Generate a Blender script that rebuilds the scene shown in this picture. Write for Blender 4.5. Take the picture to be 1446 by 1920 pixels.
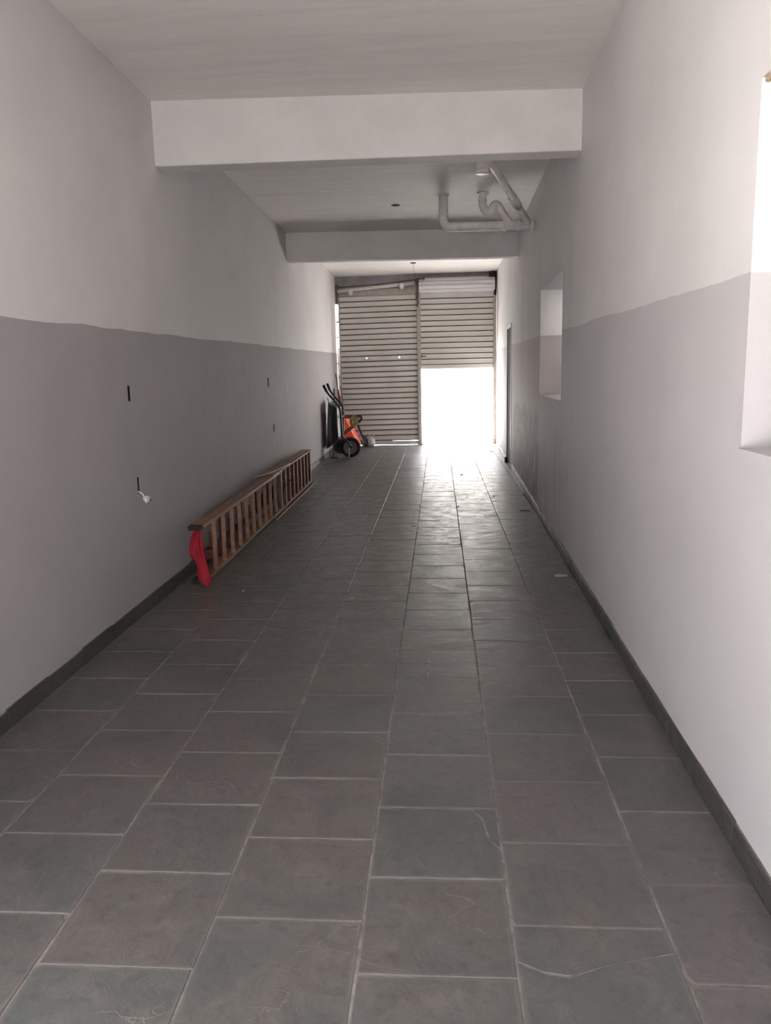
import bpy, bmesh, math, random
from mathutils import Vector, Matrix, noise as mnoise
for o in list(bpy.data.objects): bpy.data.objects.remove(o, do_unlink=True)
S = bpy.context.scene; C = S.collection

# ---------------------------------------------------------------- camera
F_PX, IMG_W, IMG_H = 1470.0, 1446.0, 1920.0
CAM_H = 1.55
def make_camera():
    cx, cy = IMG_W/2, IMG_H/2; vx, vy, roll = 823.0, 697.0, 0.022
    y = Vector(((vx-cx)/F_PX, (vy-cy)/F_PX, 1.0)).normalized()
    up = Vector((1, -math.tan(roll), 0)).cross(y).normalized()
    if up.y > 0: up = -up
    x = y.cross(up).normalized()
    R = (x, y, up)                                   # world axes written in camera axes (right, down, forward)
    right = Vector([r[0] for r in R]); down = Vector([r[1] for r in R]); fwd = Vector([r[2] for r in R])
    m = Matrix.Identity(4)
    for i in range(3):
        m[i][0] = right[i]; m[i][1] = -down[i]; m[i][2] = -fwd[i]
    m[2][3] = CAM_H
    cd = bpy.data.cameras.new('camera'); co = bpy.data.objects.new('camera', cd); C.objects.link(co)
    cd.sensor_fit = 'HORIZONTAL'; cd.sensor_width = 36; cd.lens = F_PX/IMG_W*36
    cd.clip_start = 0.05; cd.clip_end = 300
    co.matrix_world = m; S.camera = co
make_camera()

# ---------------------------------------------------------------- world, sun, exposure
S.view_settings.view_transform = 'Standard'; S.view_settings.look = 'None'
S.view_settings.gamma = 1; S.view_settings.use_curve_mapping = False
S.view_settings.exposure = 1.62
W = bpy.data.worlds.new('World'); S.world = W; W.use_nodes = True
bg = W.node_tree.nodes['Background']; bg.inputs[0].default_value = (0.965, 0.972, 1.0, 1); bg.inputs[1].default_value = 4.3
sd = bpy.data.lights.new('sun', 'SUN'); so = bpy.data.objects.new('sun', sd); C.objects.link(so)
sd.energy = 37.0; sd.angle = math.radians(3); sd.color = (1, .985, .96)
SUN_DIR = Vector((0.22, -0.50, -0.84)).normalized()      # the way the sunlight travels
so.rotation_euler = SUN_DIR.to_track_quat('-Z', 'Y').to_euler(); so.location = (0, 30, 20)

# ---------------------------------------------------------------- node helpers
class NT:
    def __init__(s, name):
        s.m = bpy.data.materials.new(name); s.m.use_nodes = True; s.t = s.m.node_tree
        s.b = s.t.nodes['Principled BSDF']; s._pos = None
    def n(s, typ, **kw):
        x = s.t.nodes.new(typ)
        for k, v in kw.items(): setattr(x, k, v)
        return x
    def put(s, sock, v):
        if hasattr(v, 'is_output'): s.t.links.new(v, sock)
        elif v is not None:
            if isinstance(v, tuple) and len(v) == 3 and sock.type == 'RGBA': v = v + (1,)
            sock.default_value = v
    def math(s, op, a, b=None, c=None, clamp=False):
        x = s.n('ShaderNodeMath', operation=op, use_clamp=clamp)
        s.put(x.inputs[0], a)
        if b is not None: s.put(x.inputs[1], b)
        if c is not None: s.put(x.inputs[2], c)
        return x.outputs[0]
    @property
    def pos(s):
        if s._pos is None: s._pos = s.n('ShaderNodeNewGeometry').outputs['Position']
        return s._pos
    def xyz(s):
        x = s.n('ShaderNodeSeparateXYZ'); s.put(x.inputs[0], s.pos); return x.outputs
    def obj(s): return s.n('ShaderNodeTexCoord').outputs['Object']
    def noise(s, scale, detail=3, rough=.5, vec=None, stretch=None, dist=0):
        v = vec if vec is not None else s.pos
        if stretch:
            mp = s.n('ShaderNodeMapping'); s.put(mp.inputs[0], v); mp.inputs['Scale'].default_value = stretch; v = mp.outputs[0]
        x = s.n('ShaderNodeTexNoise'); s.put(x.inputs['Vector'], v); x.inputs['Scale'].default_value = scale
        x.inputs['Detail'].default_value = detail; x.inputs['Roughness'].default_value = rough; x.inputs['Distortion'].default_value = dist
        return x.outputs[0]
    def ramp(s, f, a, b, lo=0., hi=1., smooth=True):
        x = s.n('ShaderNodeMapRange'); x.interpolation_type = 'SMOOTHSTEP' if smooth else 'LINEAR'
        s.put(x.inputs[0], f)
        for i, v in enumerate((a, b, lo, hi)): s.put(x.inputs[i+1], v)
        return x.outputs[0]
    def mix(s, f, a, b, blend='MIX'):
        x = s.n('ShaderNodeMix', data_type='RGBA', blend_type=blend)
        s.put(x.inputs[0], f); s.put(x.inputs[6], a); s.put(x.inputs[7], b); return x.outputs[2]
    def bump(s, h, strength=.3, dist=.01, nrm=None):
        x = s.n('ShaderNodeBump'); x.inputs['Strength'].default_value = strength; x.inputs['Distance'].default_value = dist
        s.put(x.inputs['Height'], h)
        if nrm is not None: s.put(x.inputs['Normal'], nrm)
        return x.outputs[0]
    def out(s, col=None, rough=None, nrm=None, metal=None, **kw):
        if col is not None: s.put(s.b.inputs['Base Color'], col)
        if rough is not None: s.put(s.b.inputs['Roughness'], rough)
        if metal is not None: s.put(s.b.inputs['Metallic'], metal)
        if nrm is not None: s.put(s.b.inputs['Normal'], nrm)
        for k, v in kw.items(): s.put(s.b.inputs[k], v)
        return s.m

YD = 17.05; RA, RB = .9086, .018456
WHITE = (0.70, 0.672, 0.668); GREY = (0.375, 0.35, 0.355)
def paint(name, right=False, two_tone=True):
    k = NT(name); x, y, z = k.xyz()
    mott = k.noise(1.3, 4, .6)
    fine = k.noise(45, 3, .6)
    white = k.mix(k.ramp(mott, .35, .7), WHITE, tuple(c*.93 for c in WHITE))
    col = white
    if not two_tone:
        br = k.noise(3, 5, .7, stretch=(.35, 3, 1), dist=.4)
        col = k.mix(k.ramp(br, .35, .7), (.82, .782, .755), (.75, .715, .69))
    if two_tone:
        edge = k.math('SUBTRACT', z, k.math('MULTIPLY_ADD', y, .0107, 1.802))
        wob = k.math('MULTIPLY', k.math('SUBTRACT', k.noise(1.1, 3, .6), .5), .05)
        f = k.ramp(k.math('ADD', edge, wob), -.002, .002)
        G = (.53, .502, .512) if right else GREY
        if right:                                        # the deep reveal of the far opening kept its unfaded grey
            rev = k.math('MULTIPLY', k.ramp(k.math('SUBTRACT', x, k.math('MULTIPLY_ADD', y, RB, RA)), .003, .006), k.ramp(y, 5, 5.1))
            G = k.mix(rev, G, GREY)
        grey = k.mix(k.ramp(mott, .3, .7, 0, .07), G, (.05, .05, .05))
        if not right:
            scuff = k.ramp(k.noise(9, 4, .6, stretch=(1, 2.2, .55), dist=.8), .63, .68)
            m = k.math('MULTIPLY', k.ramp(y, 9.4, 9.9), k.ramp(y, 11.6, 11.0))
            m = k.math('MULTIPLY', m, k.math('MULTIPLY', k.ramp(z, .55, .8), k.ramp(z, 1.55, 1.4)))
            grey = k.mix(k.math('MULTIPLY', k.math('MULTIPLY', scuff, m), .5), grey, (.72, .70, .69))
            dm = k.math('MULTIPLY', k.ramp(y, 6.2, 6.8), k.ramp(y, 9.4, 8.5))
            dm = k.math('MULTIPLY', dm, k.math('MULTIPLY', k.ramp(z, .9, 1.3), k.ramp(z, 1.75, 1.6)))
            dirt = k.ramp(k.noise(7, 5, .7, stretch=(1, 1, .6)), .45, .7)
            grey = k.mix(k.math('MULTIPLY', k.math('MULTIPLY', dirt, dm), .22), grey, (.22, .2, .2))
        col = k.mix(f, grey, white)
        if right:
            st = k.noise(5, 6, .7, stretch=(1, 1, .10), dist=.4)
            st2 = k.noise(11, 6, .75, stretch=(1, 1, .28), dist=1.2)
            # brown worn streaks past the window, grey peeled patches low down
            a = k.math('MULTIPLY', k.ramp(y, 8.35, 8.6), k.ramp(y, 13.0, 11.6))
            below = k.ramp(k.math('ADD', z, k.math('MULTIPLY', y, -.0107)), 1.84, 1.70)
            tint = k.math('MULTIPLY', a, k.math('MULTIPLY', below, k.ramp(st, .35, .6, .35, 1)))
            col = k.mix(tint, col, (.47, .40, .37))
            up = k.math('MULTIPLY', k.math('MULTIPLY', a, k.ramp(z, 3.3, 2.2)), k.ramp(st, .42, .7, 0, .35))
            col = k.mix(up, col, (.45, .41, .39))
            low = k.math('ADD', z, k.math('MULTIPLY', k.math('SUBTRACT', st, .5), .7))
            b = k.math('MULTIPLY', k.math('MULTIPLY', k.ramp(y, 8.5, 8.62), k.ramp(y, 12.4, 12.1)), k.ramp(low, 1.12, .98))
            col = k.mix(k.math('MULTIPLY', b, k.ramp(st2, .40, .56, .1, .95)), col, (.17, .155, .15))
            col = k.mix(k.math('MULTIPLY', b, k.ramp(st2, .64, .70, 0, .6)), col, (.62, .59, .57))
            c = k.math('MULTIPLY', k.math('MULTIPLY', k.ramp(y, 6.2, 7.0), k.ramp(y, 8.65, 8.5)), k.ramp(low, 1.25, .95))
            col = k.mix(k.math('MULTIPLY', c, k.ramp(st, .35, .65, .1, .6)), col, (.33, .30, .29))
            d = k.math('MULTIPLY', k.math('MULTIPLY', k.ramp(y, 5.7, 6.2), k.ramp(y, 9.0, 8.4)), k.ramp(st, .45, .7, 0, .35))
            col = k.mix(k.math('MULTIPLY', d, k.ramp(z, 2.9, 2.2)), col, (.36, .33, .32))
            e = k.ramp(k.math('ADD', z, k.math('MULTIPLY', k.noise(3, 4, .7), .12)), .20, .14)
            col = k.mix(k.math('MULTIPLY', e, .35), col, (.60, .53, .48))
    h = k.math('ADD', k.math('MULTIPLY', fine, .25), k.noise(2.0, 3, .5))
    return k.out(col, .75, k.bump(h, .25, .02))

def slate(name, rand=True, dark=1.0):
    k = NT(name); pos = k.pos
    if rand: r = k.n('ShaderNodeObjectInfo').outputs['Random']
    else:    r = k.noise(1.7, 1, .5)
    n1 = k.noise(2.2, 5, .62, dist=.6); n2 = k.noise(9, 6, .7, dist=.8); n3 = k.noise(130, 3, .6)
    f = k.math('ADD', k.math('MULTIPLY', r, .30), k.math('MULTIPLY', n1, .9), clamp=False)
    green = (.092*dark, .098*dark, .092*dark); purp = (.112*dark, .101*dark, .096*dark)
    col = k.mix(k.ramp(f, .35, .82), green, purp)
    col = k.mix(k.ramp(n2, .45, .70, 0, .6), col, (.165*dark, .147*dark, .139*dark))
    n4 = k.noise(24, 5, .7, dist=.5)
    col = k.mix(k.ramp(n4, .50, .34, 0, .35), col, (.05*dark, .047*dark, .045*dark))
    if rand:                                           # pale dust trodden into the edges of each slab
        g = k.n('ShaderNodeSeparateXYZ'); k.put(g.inputs[0], k.n('ShaderNodeTexCoord').outputs['Generated'])
        ex = k.math('MINIMUM', g.outputs[0], k.math('SUBTRACT', 1.0, g.outputs[0])); ey = k.math('MINIMUM', g.outputs[1], k.math('SUBTRACT', 1.0, g.outputs[1]))
        ed = k.math('ADD', k.math('MINIMUM', ex, ey), k.math('MULTIPLY', k.math('SUBTRACT', n2, .5), .10))
        col = k.mix(k.ramp(ed, .035, .0, 0, .4), col, (.20, .182, .172))
    col = k.mix(k.ramp(n1, .5, .30, 0, .45), col, (.072*dark, .073*dark, .076*dark))
    # pale scratches and dust
    v = k.n('ShaderNodeTexVoronoi', feature='DISTANCE_TO_EDGE'); 
    mp = k.n('ShaderNodeMapping'); k.put(mp.inputs[0], pos); mp.inputs['Scale'].default_value = (1.3, 2.6, 1)
    ad = k.n('ShaderNodeVectorMath', operation='ADD'); k.put(ad.inputs[0], mp.outputs[0])
    nn = k.n('ShaderNodeTexNoise'); k.put(nn.inputs['Vector'], pos); nn.inputs['Scale'].default_value = 5; nn.inputs['Detail'].default_value = 5
    sc = k.n('ShaderNodeVectorMath', operation='SCALE'); k.put(sc.inputs[0], nn.outputs[1]); sc.inputs['Scale'].default_value = .5
    k.put(ad.inputs[1], sc.outputs[0]); k.put(v.inputs['Vector'], ad.outputs[0]); v.inputs['Scale'].default_value = 2.6
    line = k.math('MULTIPLY', k.ramp(v.outputs[0], .012, .003), k.ramp(n1, .53, .62))
    col = k.mix(k.math('MULTIPLY', line, .28), col, (.30, .275, .265))
    col = k.mix(k.ramp(n3, .60, .80, 0, .35), col, (.27, .25, .245))
    h = k.math('ADD', k.math('MULTIPLY', n1, 1.2), k.math('ADD', k.math('MULTIPLY', n2, .45), k.math('MULTIPLY', n3, .03)))
    h = k.math('ADD', h, k.math('MULTIPLY', line, -.12))
    rough = k.ramp(n2, .3, .7, .30, .50)
    return k.out(col, rough, k.bump(h, .55, .012))

def simple(name, col, rough=.5, metal=0, var=.12, scale=20, bump=.1, **kw):
    k = NT(name); n = k.noise(scale, 4, .6, vec=k.obj())
    c = k.mix(k.ramp(n, .3, .7), tuple(min(1, a*(1+var)) for a in col), tuple(a*(1-var) for a in col))
    return k.out(c, rough, k.bump(n, bump, .003), metal, **kw)

def wood(name, a, b, axis=(30, 1.2, 30)):
    k = NT(name); n = k.noise(1, 4, .6, stretch=axis, dist=.6); n2 = k.noise(3, 3, .5)
    c = k.mix(k.ramp(n, .3, .7), a, b); c = k.mix(k.ramp(n2, .5, .8, 0, .4), c, tuple(x*.6 for x in a))
    return k.out(c, .55, k.bump(n, .15, .002))

def shutter_metal(name, tint=(.62, .59, .54)):
    k = NT(name); n = k.noise(1.6, 5, .65, stretch=(1, 1, 1.4)); g = k.noise(6, 6, .75, stretch=(.25, 1, 3), dist=.5)
    c = k.mix(k.ramp(n, .3, .75), tint, (tint[0]*1.12, tint[1]*1.13, tint[2]*1.17))
    c = k.mix(k.ramp(g, .60, .78, 0, .55), c, (.30, .25, .21))
    c = k.mix(k.ramp(k.xyz()[1], YD-.006, YD+.006), c, (.10, .08, .07))     # groove shade painted into the colour, with grime in the joints
    return k.out(c, .5, k.bump(g, .1, .002), .15)

M = dict(beam=simple('beam_paint', (.62, .59, .585), .8, var=.04, scale=3), blocker=simple('blocker_grey', (.30, .285, .28), .9, scale=2),
    wall_l=paint('left_wall_paint'), wall_r=paint('right_wall_paint', right=True), ceil=paint('ceiling_paint', two_tone=False),
    slab=slate('slate_slab'), slab_far=slate('slate_far', rand=False), skirt=slate('slate_skirting', rand=False, dark=.5),
    shutter=shutter_metal('shutter_metal'), shutter_pale=shutter_metal('shutter_metal_pale', (.74, .72, .72)),
    rail=simple('guide_metal', (.42, .375, .34), .5, .3), dark=simple('dark_metal', (.045, .036, .04), .9, 0, **{'Specular IOR Level': .12}),
    rust=simple('rusty_metal', (.13, .09, .075), .7, .2), black=simple('black_metal', (.018, .018, .02), .38, .2),
    traym=simple('black_tray', (.014, .015, .018), .42, .1, bump=.3), rubber=simple('rubber', (.02, .019, .019), .8),
    rim=simple('rim_grey', (.20, .18, .185), .5, .3), steel=simple('bright_steel', (.5, .48, .46), .4, .6),
    wood=wood('ladder_wood', (.33, .18, .115), (.20, .105, .065)), wood_pale=wood('pale_wood', (.46, .33, .26), (.34, .235, .18)),
    wood_red=wood('red_wood', (.17, .042, .03), (.10, .028, .022)), wood_dk=wood('dark_ladder_wood', (.15, .08, .06), (.09, .05, .04)),
    cloth=simple('red_cloth', (.55, .03, .06), .8, var=.18, scale=6), orange=simple('orange_plastic', (.80, .085, .035), .45, var=.1, scale=6),
    yellow=simple('yellow_cord', (.42, .34, .10), .8, var=.3), pipe=simple('painted_pipe', (.62, .585, .575), .5, var=.1, scale=9),
    conc=simple('lintel_concrete', (.36, .345, .345), .85, var=.15, scale=5, bump=.3), white=simple('white_tape', (.78, .76, .74), .6),
    outside=simple('outside_paving', (.64, .62, .60), .85, scale=3), facade=simple('outside_facade', (.70, .68, .65), .85, scale=2),
    plastic=simple('clear_bag', (.55, .60, .62), .3, var=.2, scale=8), bluebag=simple('dark_bag', (.10, .12, .15), .35, scale=8),
    redpole=simple('red_pole', (.22, .03, .04), .5), leaf=simple('dry_leaf', (.05, .04, .035), .9), void=simple('box_inside', (.012, .011, .012), .9),
    brown=simple('broken_plaster', (.36, .26, .18), .95, var=.4, scale=30, bump=.6), dust=simple('white_smear', (.55, .53, .51), .9),
)
def grout():
    k = NT('grout'); n = k.noise(14, 5, .7); n1 = k.noise(1.4, 3, .6)
    c = k.mix(k.ramp(n, .35, .65), (.27, .25, .24), (.15, .138, .132))
    y = k.xyz()[1]
    c = k.mix(k.ramp(k.math('ADD', y, k.math('MULTIPLY', n1, 2.0)), 5.2, 7.6, 0, .88), c, (.055, .05, .048))   # past the middle the dark look of recessed joints is put into the colour
    return k.out(c, .85, k.bump(n, .5, .006))
M['grout'] = grout()

# ---------------------------------------------------------------- mesh helpers
def tagit(o, label=None, cat=None, group=None, kind=None):
    if label: o['label'] = label
    if cat: o['category'] = cat
    if group: o['group'] = group
    if kind: o['kind'] = kind
    return o
def link(name, bm, mat, parent=None, smooth=False, loc=None):
    me = bpy.data.meshes.new(name); bmesh.ops.recalc_face_normals(bm, faces=bm.faces); bm.to_mesh(me); bm.free()
    for p in me.polygons: p.use_smooth = smooth
    for m_ in (mat if isinstance(mat, (list, tuple)) else [mat]): me.materials.append(m_)
    o = bpy.data.objects.new(name, me); C.objects.link(o)
    if parent is not None: o.parent = parent
    if loc is not None: o.location = loc
    return o
def empty(name, loc, label=None, cat=None, group=None, kind=None):
    o = bpy.data.objects.new(name, None); C.objects.link(o); o.location = loc; o.empty_display_size = .1
    return tagit(o, label, cat, group, kind)
def box(bm, a, b, rot=None, piv=None):
    vs = [bm.verts.new((x, y, z)) for x in (a[0], b[0]) for y in (a[1], b[1]) for z in (a[2], b[2])]
    for f in ((0,1,3,2), (4,6,7,5), (0,4,5,1), (2,3,7,6), (0,2,6,4), (1,5,7,3)): bm.faces.new([vs[i] for i in f])
    if rot is not None: bmesh.ops.rotate(bm, verts=vs, cent=piv or (0,0,0), matrix=rot)
    return vs
def bevel(bm, w=.003, seg=1):
    bmesh.ops.bevel(bm, geom=list(bm.edges), offset=w, segments=seg, profile=.5, affect='EDGES', clamp_overlap=True); return bm
def catmull(pts, n=5):
    P = [Vector(p) for p in pts]; out = []
    for i in range(len(P)-1):
        p0, p1, p2, p3 = P[max(i-1, 0)], P[i], P[i+1], P[min(i+2, len(P)-1)]
        for k in range(n):
            t = k/n
            out.append(.5*((2*p1)+(p2-p0)*t+(2*p0-5*p1+4*p2-p3)*t*t+(3*p1-p0-3*p2+p3)*t**3))
    return out+[P[-1]]
def tube(bm, pts, r, seg=10, cap=True):
    P = [Vector(p) for p in pts]; n = len(P); rr = r if isinstance(r, (list, tuple)) else [r]*n
    prev = None; rings = []
    for i in range(n):
        t = (P[min(i+1, n-1)]-P[max(i-1, 0)]).normalized()
        if prev is None: u = t.orthogonal().normalized()
        else:
            u = prev-t*prev.dot(t); u = u.normalized() if u.length > 1e-6 else t.orthogonal().normalized()
        prev = u; w = t.cross(u)
        rings.append([bm.verts.new(P[i]+(u*math.cos(a)+w*math.sin(a))*rr[i]) for a in [2*math.pi*k/seg for k in range(seg)]])
    for a, b in zip(rings, rings[1:]):
        for k in range(seg): bm.faces.new((a[k], a[(k+1) % seg], b[(k+1) % seg], b[k]))
    if cap: bm.faces.new(rings[0][::-1]); bm.faces.new(rings[-1])
def lathe_y(bm, prof, c, seg=32):                       # profile of (radius, y) turned about an axis along Y
    rings = [[bm.verts.new((c[0]+r*math.cos(a), c[1]+y, c[2]+r*math.sin(a))) for a in [2*math.pi*k/seg for k in range(seg)]] for r, y in prof]
    n = len(rings)
    for i in range(n):
        a, b = rings[i], rings[(i+1) % n]
        for k in range(seg): bm.faces.new((a[k], a[(k+1) % seg], b[(k+1) % seg], b[k]))
def prism(bm, poly, z0, z1):
    lo = [bm.verts.new((x, y, z0)) for x, y in poly]; hi = [bm.verts.new((x, y, z1)) for x, y in poly]
    n = len(poly); bm.faces.new(hi); bm.faces.new(lo[::-1])
    for i in range(n): bm.faces.new((lo[i], lo[(i+1) % n], hi[(i+1) % n], hi[i]))
def NB(): return bmesh.new()

# ---------------------------------------------------------------- room shell
LA, LB = -1.9186, -.01495            # left wall face  x = LA + LB*y
RA, RB = .9086, .018456              # right wall face x = RA + RB*y
def XL(y): return LA+LB*y
def XR(y): return RA+RB*y
Y0, Y1 = -1.2, 17.28
def wall(name, X, sgn, holes, mat, zt=3.8, thick=.26, y0=Y0, y1=Y1):
    ys = sorted({y0, y1, *[h[0] for h in holes], *[h[1] for h in holes]})
    zs = sorted({-.1, zt, *[h[2] for h in holes], *[h[3] for h in holes]})
    bm = NB(); V = {}
    def v(i, j, side):
        if (i, j, side) not in V: V[i, j, side] = bm.verts.new((X(ys[i])+sgn*thick*side, ys[i], zs[j]))
        return V[i, j, side]
    def solid(i, j):
        if i < 0 or j < 0 or i >= len(ys)-1 or j >= len(zs)-1: return False
        cy, cz = (ys[i]+ys[i+1])/2, (zs[j]+zs[j+1])/2
        return not any(h[0] < cy < h[1] and h[2] < cz < h[3] for h in holes)
    for i in range(len(ys)-1):
        for j in range(len(zs)-1):
            if not solid(i, j): continue
            for s in (0, 1): bm.faces.new((v(i,j,s), v(i+1,j,s), v(i+1,j+1,s), v(i,j+1,s)))
            if not solid(i-1, j): bm.faces.new((v(i,j,0), v(i,j+1,0), v(i,j+1,1), v(i,j,1)))
            if not solid(i+1, j): bm.faces.new((v(i+1,j,0), v(i+1,j+1,0), v(i+1,j+1,1), v(i+1,j,1)))
            if not solid(i, j-1): bm.faces.new((v(i,j,0), v(i+1,j,0), v(i+1,j,1), v(i,j,1)))
            if not solid(i, j+1): bm.faces.new((v(i,j+1,0), v(i+1,j+1,0), v(i+1,j+1,1), v(i,j+1,1)))
    return tagit(link(name, bm, mat), kind='structure')
# socket cut-outs: (y centre, z centre, half width, half height)
SOCK = [(4.99, 1.455, .024, .050), (5.03, .852, .022, .055), (9.50, 1.470, .038, .054), (9.72, .905, .032, .048)]
wl = wall('wall_left', XL, -1, [(y-w, y+w, z-h, z+h) for y, z, w, h in SOCK]+[(.40, 1.25, -.05, 1.95)], M['wall_l'])  # last hole is an unseen doorway added to light the right wall
tagit(wl, 'long left wall, white above and grey paint below, with small socket cut-outs', 'wall')
WIN1 = (6.83, 8.52, 1.28, 2.36); WIN2 = (0.95, 2.56, 1.285, 2.38); DOOR = (12.66, 13.52, .02, 2.245)
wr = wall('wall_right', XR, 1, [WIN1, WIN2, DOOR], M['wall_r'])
tagit(wr, 'long right wall, white above and grey paint below, with two openings and stains', 'wall')

bm = NB(); yb = Y0-.2
box(bm, (-2.3, yb, -.1), (-1.3, Y0, 3.8)); box(bm, (.35, yb, -.1), (1.66, Y0, 3.8)); box(bm, (-1.3, yb, 1.95), (.35, Y0, 3.8))
tagit(link('wall_back_added', bm, M['ceil']), 'unseen white wall added behind the viewer, its doorway sized for the near light', 'wall', kind='structure')  # added behind the camera to limit daylight on the near walls
# floor bed and slabs
YFAR = 17.30
bm = NB(); box(bm, (-2.45, Y0, -.12), (1.5, YFAR, -.0022))
fl = tagit(link('floor', bm, M['grout']), 'grey slate slab floor of the long passage', 'floor', kind='structure')
rng = random.Random(4)
COLX = [-2.395, -1.965, -1.533, -1.10, -.667, -.233, .19, .62, 1.05, 1.48]
SK = .014                               # skirting thickness
def edge_pts(p, q, n, amp):
    out = []
    for i in range(n):
        t = i/n; x = p[0]+(q[0]-p[0])*t; y = p[1]+(q[1]-p[1])*t
        if i: x += rng.uniform(-amp, amp); y += rng.uniform(-amp, amp)
        out.append((x, y))
    return out
def slab_poly(x0, x1, y0, y1, gap=.0035, amp=.0016):
    cs = [(x0+gap, y0+gap), (x1-gap, y0+gap), (x1-gap, y1-gap), (x0+gap, y1-gap)]
    cs = [(x+rng.uniform(-.002, .002), y+rng.uniform(-.0022, .0022)) for x, y in cs]
    poly = []
    for i in range(4):
        e = edge_pts(cs[i], cs[(i+1) % 4], 4, amp)
        if rng.random() < .16:                        # chipped corner
            d = rng.uniform(.012, .03); p, a, b = Vector(cs[i]), Vector(cs[i-1]), Vector(cs[(i+1) % 4])
            poly += [tuple(p+(a-p).normalized()*d), tuple(p+(b-p).normalized()*d*rng.uniform(.5, 1))]; e = e[1:]
        poly += e
    return poly
def clipx(poly):                                       # cut a slab back to the wall lines
    return [(min(max(x, XL(y)+SK+.003), XR(y)-SK-.003), y) for x, y in poly]
def slab_mesh(bm, poly, tilt=.0016):
    cx = sum(p[0] for p in poly)/len(poly); cy = sum(p[1] for p in poly)/len(poly)
    ax, ay, dz = rng.uniform(-tilt, tilt)*4, rng.uniform(-tilt, tilt)*4, rng.uniform(0, .0012)
    n = len(poly)
    def zz(x, y): return dz+ax*(x-cx)*.5+ay*(y-cy)*.5
    lo = [bm.verts.new((x, y, -.012)) for x, y in poly]
    mid = [bm.verts.new((x, y, zz(x, y)-.0014)) for x, y in poly]
    hi = [bm.verts.new((x+(cx-x)*.010, y+(cy-y)*.010, zz(x, y))) for x, y in poly]
    bm.faces.new(hi)
    for a, b in ((lo, mid), (mid, hi)):
        for i in range(n): bm.faces.new((a[i], a[(i+1) % n], b[(i+1) % n], b[i]))
NEAR_Y = 11.7
bfar = NB(); nslab = 0
crackA = [(.104, 2.618), (.138, 2.54), (.154, 2.413), (.19, 2.369)]
crackB = [(.19, 1.86), (.258, 1.824), (.325, 1.814), (.415, 1.855), (.62, 1.914)]
for c in range(len(COLX)-1):
    x0, x1 = COLX[c], COLX[c+1]
    off = 1.8 if c % 2 == 1 else 2.0                  # running bond: columns are staggered by half a slab
    k = -8
    while off+.4*k < YFAR:
        ya, yb = max(off+.4*k, Y0), min(off+.4*(k+1), YFAR); k += 1
        if yb <= Y0 or yb-ya < .03: continue
        if ya > 7: ja = .02*math.sin(ya*7.3+c*1.7); jb = .02*math.sin(yb*7.3+c*1.7)
        else: ja = jb = 0
        ya2, yb2 = ya+ja, min(yb+jb, YFAR)
        polys = [slab_poly(x0, x1, ya2, yb2)]
        if c == 5 and abs(ya-2.2) < .05:
            polys = [[(x0+.0035, 2.2035), (.186, 2.2035), (.186, 2.36), (.149, 2.408), (.133, 2.538), (.100, 2.5965), (x0+.0035, 2.5965)],
                     [(.187, 2.376), (.187, 2.5965), (.108, 2.5965), (.141, 2.542), (.157, 2.418)]]
        if c == 6 and abs(ya-1.6) < .05:
            polys = [[(.1935, 1.61), (.6165, 1.61), (.6165, 1.905), (.415, 1.850), (.325, 1.809), (.258, 1.819), (.1935, 1.853)],
                     [(.1935, 1.997), (.1935, 1.862), (.258, 1.827), (.325, 1.817), (.415, 1.858), (.6165, 1.915), (.6165, 1.997)]]
        if c == 5 and abs(ya-3.8) < .05:              # small inset pieces with a cut slab beside them
            polys = [slab_poly(x0, -.072, 3.835, 4.023), slab_poly(x0, -.072, 4.023, 4.237), slab_poly(-.072, x1, 3.835, 4.237)]
        if c == 5 and abs(ya-3.4) < .05: polys = [slab_poly(x0, x1, ya, 3.835)]
        if c == 5 and abs(ya-4.2) < .05: polys = [slab_poly(x0, x1, 4.237, yb)]
        for p in polys:
            p = clipx(p)
            if max(q[0] for q in p)-min(q[0] for q in p) < .03: continue
            if ya < -.2 or ya > NEAR_Y: slab_mesh(bfar, p)
            else:
                b = NB(); slab_mesh(b, p); link('slab', b, M['slab'], fl); nslab += 1
tagit(link('slab_field', bfar, M['slab_far'], fl), kind='stuff')
print('slabs', nslab)

# skirting stones
def skirting(name, X, sgn, gaps, hz=.088):
    r = random.Random(7 if sgn > 0 else 9)
    bed = NB()
    lab = {1: 'low slate skirting at the foot of the left wall', -1: 'low slate skirting at the foot of the right wall'}[sgn]
    y = 0.8; root = None; runs = []
    while y < 17.15:
        L = .40; yb = min(y+L, 17.15)
        if not any(g[0] < (y+yb)/2 < g[1] for g in gaps): runs.append((y, yb))
        y = yb
    for a, b_ in runs:
        pts = [(X(a), a), (X(b_), b_), (X(b_)+sgn*.006, b_), (X(a)+sgn*.006, a)]
        prism(bed, pts, -.01, hz-.004)
    root = tagit(link(name, bed, M['grout']), lab, 'skirting', kind='structure')
    for a, b_ in runs:
        t = SK+r.uniform(-.002, .002); h = hz+r.uniform(-.006, .006)
        a2, b2 = a+.003, b_-.003; bm = NB()
        prism(bm, [(X(a2)+sgn*.001, a2), (X(b2)+sgn*.001, b2), (X(b2)+sgn*t, b2), (X(a2)+sgn*t, a2)], -.005, h)
        bevel(bm, .002); link('skirting_stone', bm, M['skirt'], root)
skirting('baseboard_left', XL, 1, [])
skirting('baseboard_right', XR, -1, [(12.4, 13.7)])

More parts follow.
